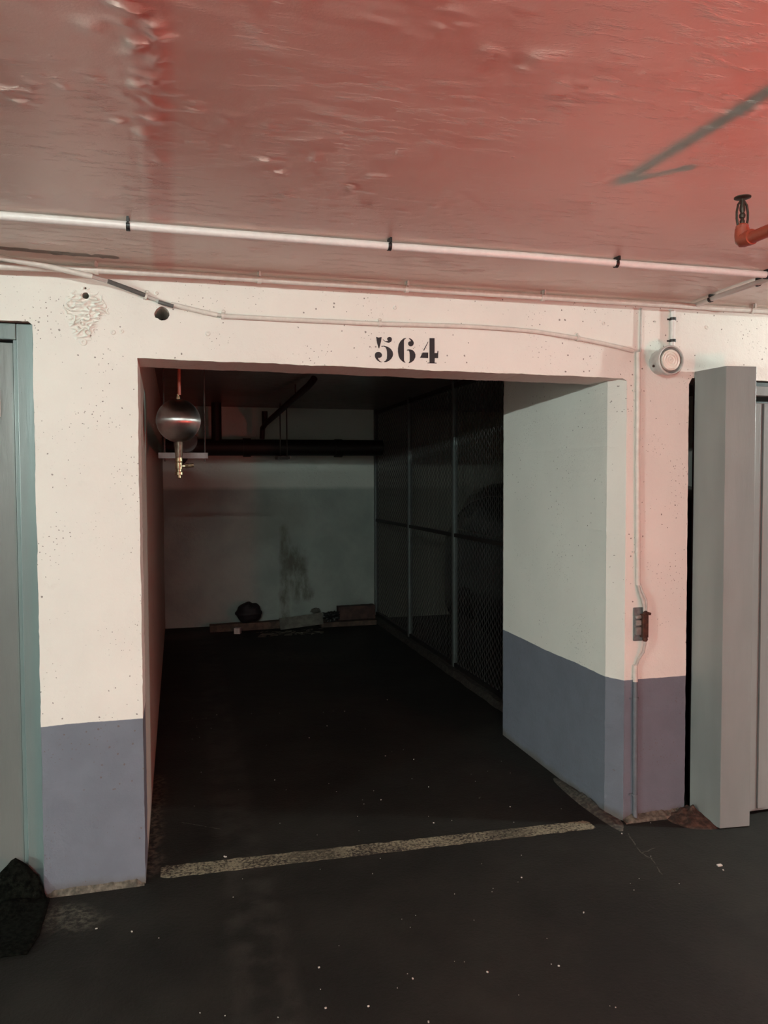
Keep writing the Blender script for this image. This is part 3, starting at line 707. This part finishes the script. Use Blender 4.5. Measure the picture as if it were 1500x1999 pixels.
mb = MB(); mb.tube([(.90, 8.2, 2.19), (.90, 8.2, 2.33)], .03, 12); mb.build('stub', M_blackpipe, th, smooth=True)
mb = MB(); mb.tube([(.985, 6.6, 2.30), (.985, 6.6, ZC+.005)], .005, 6); mb.build('rod', M_rod, th)

# ------------------------------------------------------------ mesh fence on the right
FX = 2.25
fe = thing('mesh_fence', 'dark expanded-metal mesh fence along the right side of the bay', 'fence', (FX, 6.5, 0))
posts = [4.52, 6.07, 7.36, 8.70]
for i, y in enumerate(posts):
    mb = MB(); w_ = .022
    mb.box(FX-.045, FX-.005, y-w_, y+w_, .05, ZC-.001); mb.build('post', M_post, fe, bevel=.003)
for i in range(3):
    y0, y1 = posts[i]+.022, posts[i+1]-.022
    for z0, z1 in ((.05, .085), (1.135, 1.165), (2.36, 2.40)):
        mb = MB(); mb.box(FX-.040, FX-.008, y0, y1, z0, z1); mb.build('rail', M_blackpipe, fe)
    for z0, z1 in ((.085, 1.135), (1.165, 2.36)):
        n = int((y1-y0)/.036); wd = (y1-y0)/n; hh = .031; nz = int((z1-z0)/hh); V = []; Fc = []
        for k in range(n+1):
            yc = y0+k*wd
            b0 = len(V)
            for j in range(nz+1):
                z = z0+(z1-z0)*j/nz; off = (wd*.46 if (j % 2) else -wd*.04)*(1 if k % 2 == 0 else -1)
                yv = min(max(yc+off-(wd*.21 if k % 2 == 0 else -wd*.21), y0), y1)
                V += [(FX-.028, yv-.0022, z), (FX-.022, yv+.0022, z)]
            for j in range(nz): Fc.append((b0+2*j, b0+2*j+1, b0+2*j+3, b0+2*j+2))
        mb = MB(); mb.add(V, Fc); o = mb.build('mesh_panel', M_mesh, fe)
        sd = o.modifiers.new('s', 'SOLIDIFY'); sd.thickness = .0016
mb = MB(); V = []; n = 60
for i in range(n+1):
    y = 4.49+(8.73-4.49)*i/n; a = .012*noise.noise(Vector((y*6, 0, 0)))+.006*noise.noise(Vector((y*25, 0, 0)))
    V += [(FX-.10+a, y, 0), (FX-.075+a, y, .045+a*.5), (FX+.06, y, .05), (FX+.07, y, 0)]
mb.add(V, [(i*4+k, (i+1)*4+k, (i+1)*4+k+1, i*4+k+1) for i in range(n) for k in range(3)])
o = mb.build('trim_3', simple('kerb_concrete', (.05, .043, .035), .9, var=.3)); o['kind'] = 'structure'

# ------------------------------------------------------------ things at the back wall
def plank(name, cx, cy, cz, L, W, T, rz, ry, rx, mat, label, seed):
    m = MB(); n = 16; V = []; Fc = []
    for i in range(n+1):
        s = i/n-.5; j = noise.noise(Vector((i*1.7, seed, 0)))*.006
        e = noise.noise(Vector((0, seed, 5)))*.02
        for (a, b) in ((-1, -1), (1, -1), (1, 1), (-1, 1)):
            xx = s*L + (e*a+noise.noise(Vector((a*3, b*2, seed)))*.02 if i in (0, n) else 0)
            V.append((xx, a*T/2, b*W/2+(j if b > 0 else 0)))
    for i in range(n):
        for k in range(4): Fc.append((i*4+k, i*4+(k+1) % 4, (i+1)*4+(k+1) % 4, (i+1)*4+k))
    Fc += [(0, 1, 2, 3), (n*4+3, n*4+2, n*4+1, n*4)]
    m.add(V, Fc); o = m.build(name, mat); o.location = (cx, cy, cz); o.rotation_euler = (rx, ry, rz)
    return tag(o, label, 'board')
plank('wooden_board', .82, 8.44, .041, 1.0, .078, .10, 0, -.012, 0, M_wood1, 'long low brown board on the floor beneath the black hat', 1)
plank('wooden_board', 1.29, 8.335, .082, .47, .125, .03, .0, -.085, -.16, M_wood2, 'grey tilted board leaning in the middle of the back wall debris', 2)
plank('wooden_board', 1.82, 8.43, .027, .62, .052, .20, 0, 0, 0, M_wood1, 'flat brown board lying at the right end of the back wall', 3)
plank('wooden_board', 1.925, 8.46, .133, .42, .148, .11, 0, -.01, 0, M_wood3, 'dark reddish block standing on the flat board at right', 4)
def blob(name, cx, cy, cz, rx, ry, rz, mat, amp, fr, seed, nu=36, nv=22, shape=None):
    m = MB(); pr = []; V = []; Fc = []
    for j in range(nv+1):
        a = -PI/2+PI*j/nv
        for i in range(nu):
            b = i*2*PI/nu; d = Vector((math.cos(a)*math.cos(b), math.cos(a)*math.sin(b), math.sin(a)))
            k = 1+amp*noise.noise(d*fr+Vector((seed, 0, 0)))
            if shape: k *= shape(d)
            V.append((d.x*rx*k, d.y*ry*k, max(d.z*rz*k, -rz)))
    for j in range(nv):
        for i in range(nu): Fc.append((j*nu+i, j*nu+(i+1) % nu, (j+1)*nu+(i+1) % nu, (j+1)*nu+i))
    m.add(V, Fc); o = m.build(name, mat, smooth=True); o.location = (cx, cy, cz); return o
def hatshape(d):
    k = 1-.22*math.exp(-((d.x-.28)**2+(d.z-.85)**2)/.035)
    if abs(d.z+.05) < .16 and d.y < .2: k *= 1.10
    return k*(1+.08*(d.x < -.2)*(d.z < .2))
ht = blob('black_hat', .735, 8.43, .193, .135, .10, .112, M_cloth, .14, 1.6, 3, shape=hatshape)
tag(ht, 'black rounded hat resting on the long low board', 'hat')
tag(blob('plastic_scrap', 1.63, 8.375, .110, .075, .045, .050, M_black, 1.1, 3.2, 9), 'crumpled black plastic scrap between the grey board and the dark block', 'scrap')
tag(blob('plaster_lump', 1.455, 8.40, .178, .05, .035, .026, simple('pale_lump', (.12, .12, .10), .9), .5, 2.5, 5), 'small pale lump on top of the tilted grey board', 'lump')
bxo = thing('small_carton', 'tiny white carton on the floor in front of the long board', 'box', (.60, 8.25, 0))
mb = MB(); M = Matrix.Translation((.60, 8.25, .031)) @ Matrix.Rotation(-.35, 4, 'Z')
mb.box(-.030, .032, -.03, .03, -.031, .031, 0, M); mb.build('carton', M_card, bxo, bevel=.002)
mb = MB(); mb.box(-.034, -.0302, -.031, .031, -.031, .030, 0, M); mb.build('side_flap', simple('brown_card', (.14, .13, .12), .8), bxo)
# straw scraps
mb = MB()
for i in range(70):
    x = random.uniform(.8, 1.5); y = random.uniform(8.0, 8.28); a = random.gauss(0, .7); L = random.uniform(.02, .09)
    mb.box(-L/2, L/2, -.0015, .0015, 0, .002, 0, Matrix.Translation((x, y, 0)) @ Matrix.Rotation(a, 4, 'Z'))
tag(mb.build('straw_litter', simple('dry_litter', (.20, .18, .14), .9)), 'thin dry litter strewn on the floor before the boards', 'litter', kind='stuff')

# ------------------------------------------------------------ black mat against the left door
V = []; Fc = []; nx_, ny_ = 40, 44
for j in range(ny_+1):
    t = j/ny_
    for i in range(nx_+1):
        s = i/nx_; xr = -.487-.05*max(0, (.25-t))*4*.45 - (.05*(t-.75)*4 if t > .75 else 0)
        x = -1.05+(xr+1.05)*s
        if t < .78:
            y = 2.785+(3.135-2.785)*(t/.78) + .01*noise.noise(Vector((s*3, t*3, 0))); z = .010
        else:
            q = (t-.78)/.22; y = 3.135+.045*q; z = .010+.135*q
        px_ = x
        z *= 1
        bump = math.exp(-((px_+.615)/.07)**2)
        if t >= .78: z = .010+(.055+.095*bump+.015*noise.noise(Vector((px_*30, 0, 0))))*((t-.78)/.22); z = z if px_ < -.53 else z*max(.1, (-.49-px_)/.04)
        z += .03*math.exp(-((t-.72)/.12)**2)*(bump*.8)
        z += .006*noise.noise(Vector((px_*9, y*9, 2)))+.003*noise.noise(Vector((px_*40, y*40, 2)))
        V.append((px_, y, max(.008, z)))
W_ = nx_+1
for j in range(ny_):
    for i in range(nx_): Fc.append((j*W_+i, j*W_+i+1, (j+1)*W_+i+1, (j+1)*W_+i))
mb = MB(); mb.add(V, Fc); o = mb.build('floor_mat', M_mat, smooth=True)
sd = o.modifiers.new('s', 'SOLIDIFY'); sd.thickness = .007; sd.offset = -1
tag(o, 'rumpled black mat pushed up against the foot of the left door', 'mat')

# ------------------------------------------------------------ car builder (the neighbour's car, and the one in the aisle)
def make_car(name, label, rev_material=None):
    """car with its tail at x=0, body towards +x, left side at y=0, width towards -y; origin on the ground under the tail-left corner"""
    root = thing(name, label, 'car')
    W = 1.72; st = [  # x, bottom z, belt z, roof z (or bonnet), roof inset
        (.00, .42, .86, .90, .10), (.05, .30, .98, 1.06, .12), (.16, .26, 1.06, 1.30, .18), (.40, .24, 1.09, 1.52, .22), (.80, .24, 1.08, 1.585, .24),
        (1.4, .24, 1.06, 1.60, .24), (2.0, .24, 1.04, 1.57, .23), (2.5, .24, 1.02, 1.44, .20), (2.95, .24, 1.00, 1.12, .14), (3.2, .24, .97, 1.02, .12), (3.8, .24, .90, .93, .12), (4.1, .30, .78, .80, .14), (4.18, .42, .60, .62, .2)]
    m = MB(); V = []; Fc = []; K = 14
    for x, zb, zl, zr, ins in st:
        tp = .10 if x in (0., 4.18) else (.03 if x in (.05, 4.1) else 0)
        half = [(tp+.05, zb), (tp+.005, zb+.10), (tp, (zb+zl)/2), (tp+.015, zl), (tp+ins*.75, zr-.07), (tp+ins, zr-.02), (tp+ins+.15, zr)]
        prof = half+[(W-y, z) for y, z in reversed(half)]
        V += [(x, -y, z) for y, z in prof]
    for i in range(len(st)-1):
        for k in range(K): Fc.append((i*K+k, i*K+(k+1) % K, (i+1)*K+(k+1) % K, (i+1)*K+k))
    Fc += [tuple(range(K)), tuple((len(st)-1)*K+k for k in range(K))]
    m.add(V, Fc); b = m.build('body', M_car, root, smooth=True)
    def side(x, z, s, off):
        # point just outside the glasshouse side
        import bisect
        i = max(1, min(len(st)-1, bisect.bisect([q[0] for q in st], x))); a, c = st[i-1], st[i]; t = (x-a[0])/(c[0]-a[0])
        zl = a[2]+(c[2]-a[2])*t; zr = a[3]+(c[3]-a[3])*t; ins = a[4]+(c[4]-a[4])*t
        q = (z-zl)/max(.05, (zr-.07-zl)); y = .015+(ins*.75-.015)*max(-.2, min(1, q))
        return Vector((x, -y+off, z)) if s > 0 else Vector((x, -(W-y)-off, z))
    win = [(.26, 1.20), (.30, 1.16), (.42, 1.135), (1.0, 1.12), (1.9, 1.10), (2.62, 1.09), (2.35, 1.32), (2.05, 1.44), (1.4, 1.47), (.9, 1.45), (.55, 1.39), (.36, 1.31), (.28, 1.25)]
    for s in (1, -1):
        g = MB(); g.prism(win, lambda p: side(p[0], p[1], s, .004), lambda p: side(p[0], p[1], s, -.02)); g.build('side_window', M_glass, root)
        e = MB(); e.tube([side(p[0], p[1], s, .006) for p in win+[win[0]]], .0075, 6); e.build('window_trim', M_chrome, root, smooth=True)
        for wx in (.75, 3.35):
            wh = MB(); T = Matrix.Translation((wx, -.10 if s > 0 else -(W-.10), .31)) @ Matrix.Rotation(PI/2, 4, 'X')
            wh.lathe([(0, -.09), (.20, -.09), (.22, -.10), (.30, -.10), (.315, -.06), (.315, .06), (.30, .10), (.22, .10), (.20, .09), (0, .09)], 28, T); wh.build('wheel', M_rubber, root, smooth=True)
    g = MB(); g.prism([(-.35, 1.12), (-1.37, 1.12), (-1.30, 1.42), (-.42, 1.42)], lambda p: (.08+(p[1]-1.12)*.62, p[0], p[1]), lambda p: (.12+(p[1]-1.12)*.62, p[0], p[1])); g.build('rear_window', M_glass, root)
    return root, side
car1, _ = make_car('parked_car', 'black car parked beyond the mesh fence, curved chrome window outline')
car1.location = (4.32, 7.55, 0); car1.rotation_euler = (0, 0, -PI/2)

TL, TS = TAIL_LAMP
car2 = car1.copy(); C.objects.link(car2); car2['label'] = 'black car standing in the aisle with its red tail lamps lit'
for ch in car1.children:
    c = ch.copy(); C.objects.link(c); c.parent = car2
car2.location = (TL[0]-.02, TL[1]+.04, 0); car2.rotation_euler = (0, 0, 0)
M_red = emit('red_tail_light', (1, .055, .03), TS)
M_red2 = emit('red_tail_light_dim', (1, .055, .03), TS*.12)
for k, yy in enumerate((-.08, -1.60)):
    m = MB(); m.box(-.055, -.01, yy-.055, yy+.055, .93, 1.07); o = m.build('tail_lamp', M_red if k == 0 else M_red2, None); o.parent = car2

# ------------------------------------------------------------ fluorescent tubes of the aisle
def tube_lamp(loc, st, label, col=(.85, 1, .945), L=1.2, rz=0., hood=False):
    t = thing('fluorescent_lamp', label, 'lamp', loc, 'fluorescent lamps of the aisle'); t.rotation_euler = (0, 0, rz)
    m = MB(); m.tube([(-L/2, 0, 0), (L/2, 0, 0)], .013, 12); o = m.build('tube', emit('tube_light', col, st), None, smooth=True); o.parent = t
    dz = ZC-loc[2]
    m = MB(); m.box(-L/2-.05, L/2+.05, -.03, .03, dz-.03 if dz > .1 else .03, dz+.004)
    for s in (-1, 1): m.box(s*(L/2+.012)-.012, s*(L/2+.012)+.012, -.014, .014, -.016, max(.03, dz-.02))
    if hood:
        m = MB(); m.box(-L/2-.05, L/2+.05, -.08, .08, .03, .045)
        for s in (-1, 1): m.box(s*L/2-.01, s*L/2+.01, -.01, .01, -.016, .02); m.box(s*L/2-.004, s*L/2+.004, -.004, .004, .03, dz)
    o = m.build('housing', M_housing, None); o.parent = t
    return t
tube_lamp(*NEAR_TUBE, 'lit fluorescent tube hanging over the aisle near the bay')
tube_lamp(*FAR_TUBE, 'short hooded lamp hanging before the right metal door', L=.30, hood=True)
tube_lamp(*LEFT_TUBE, 'lit fluorescent tube at the left rear of the aisle')
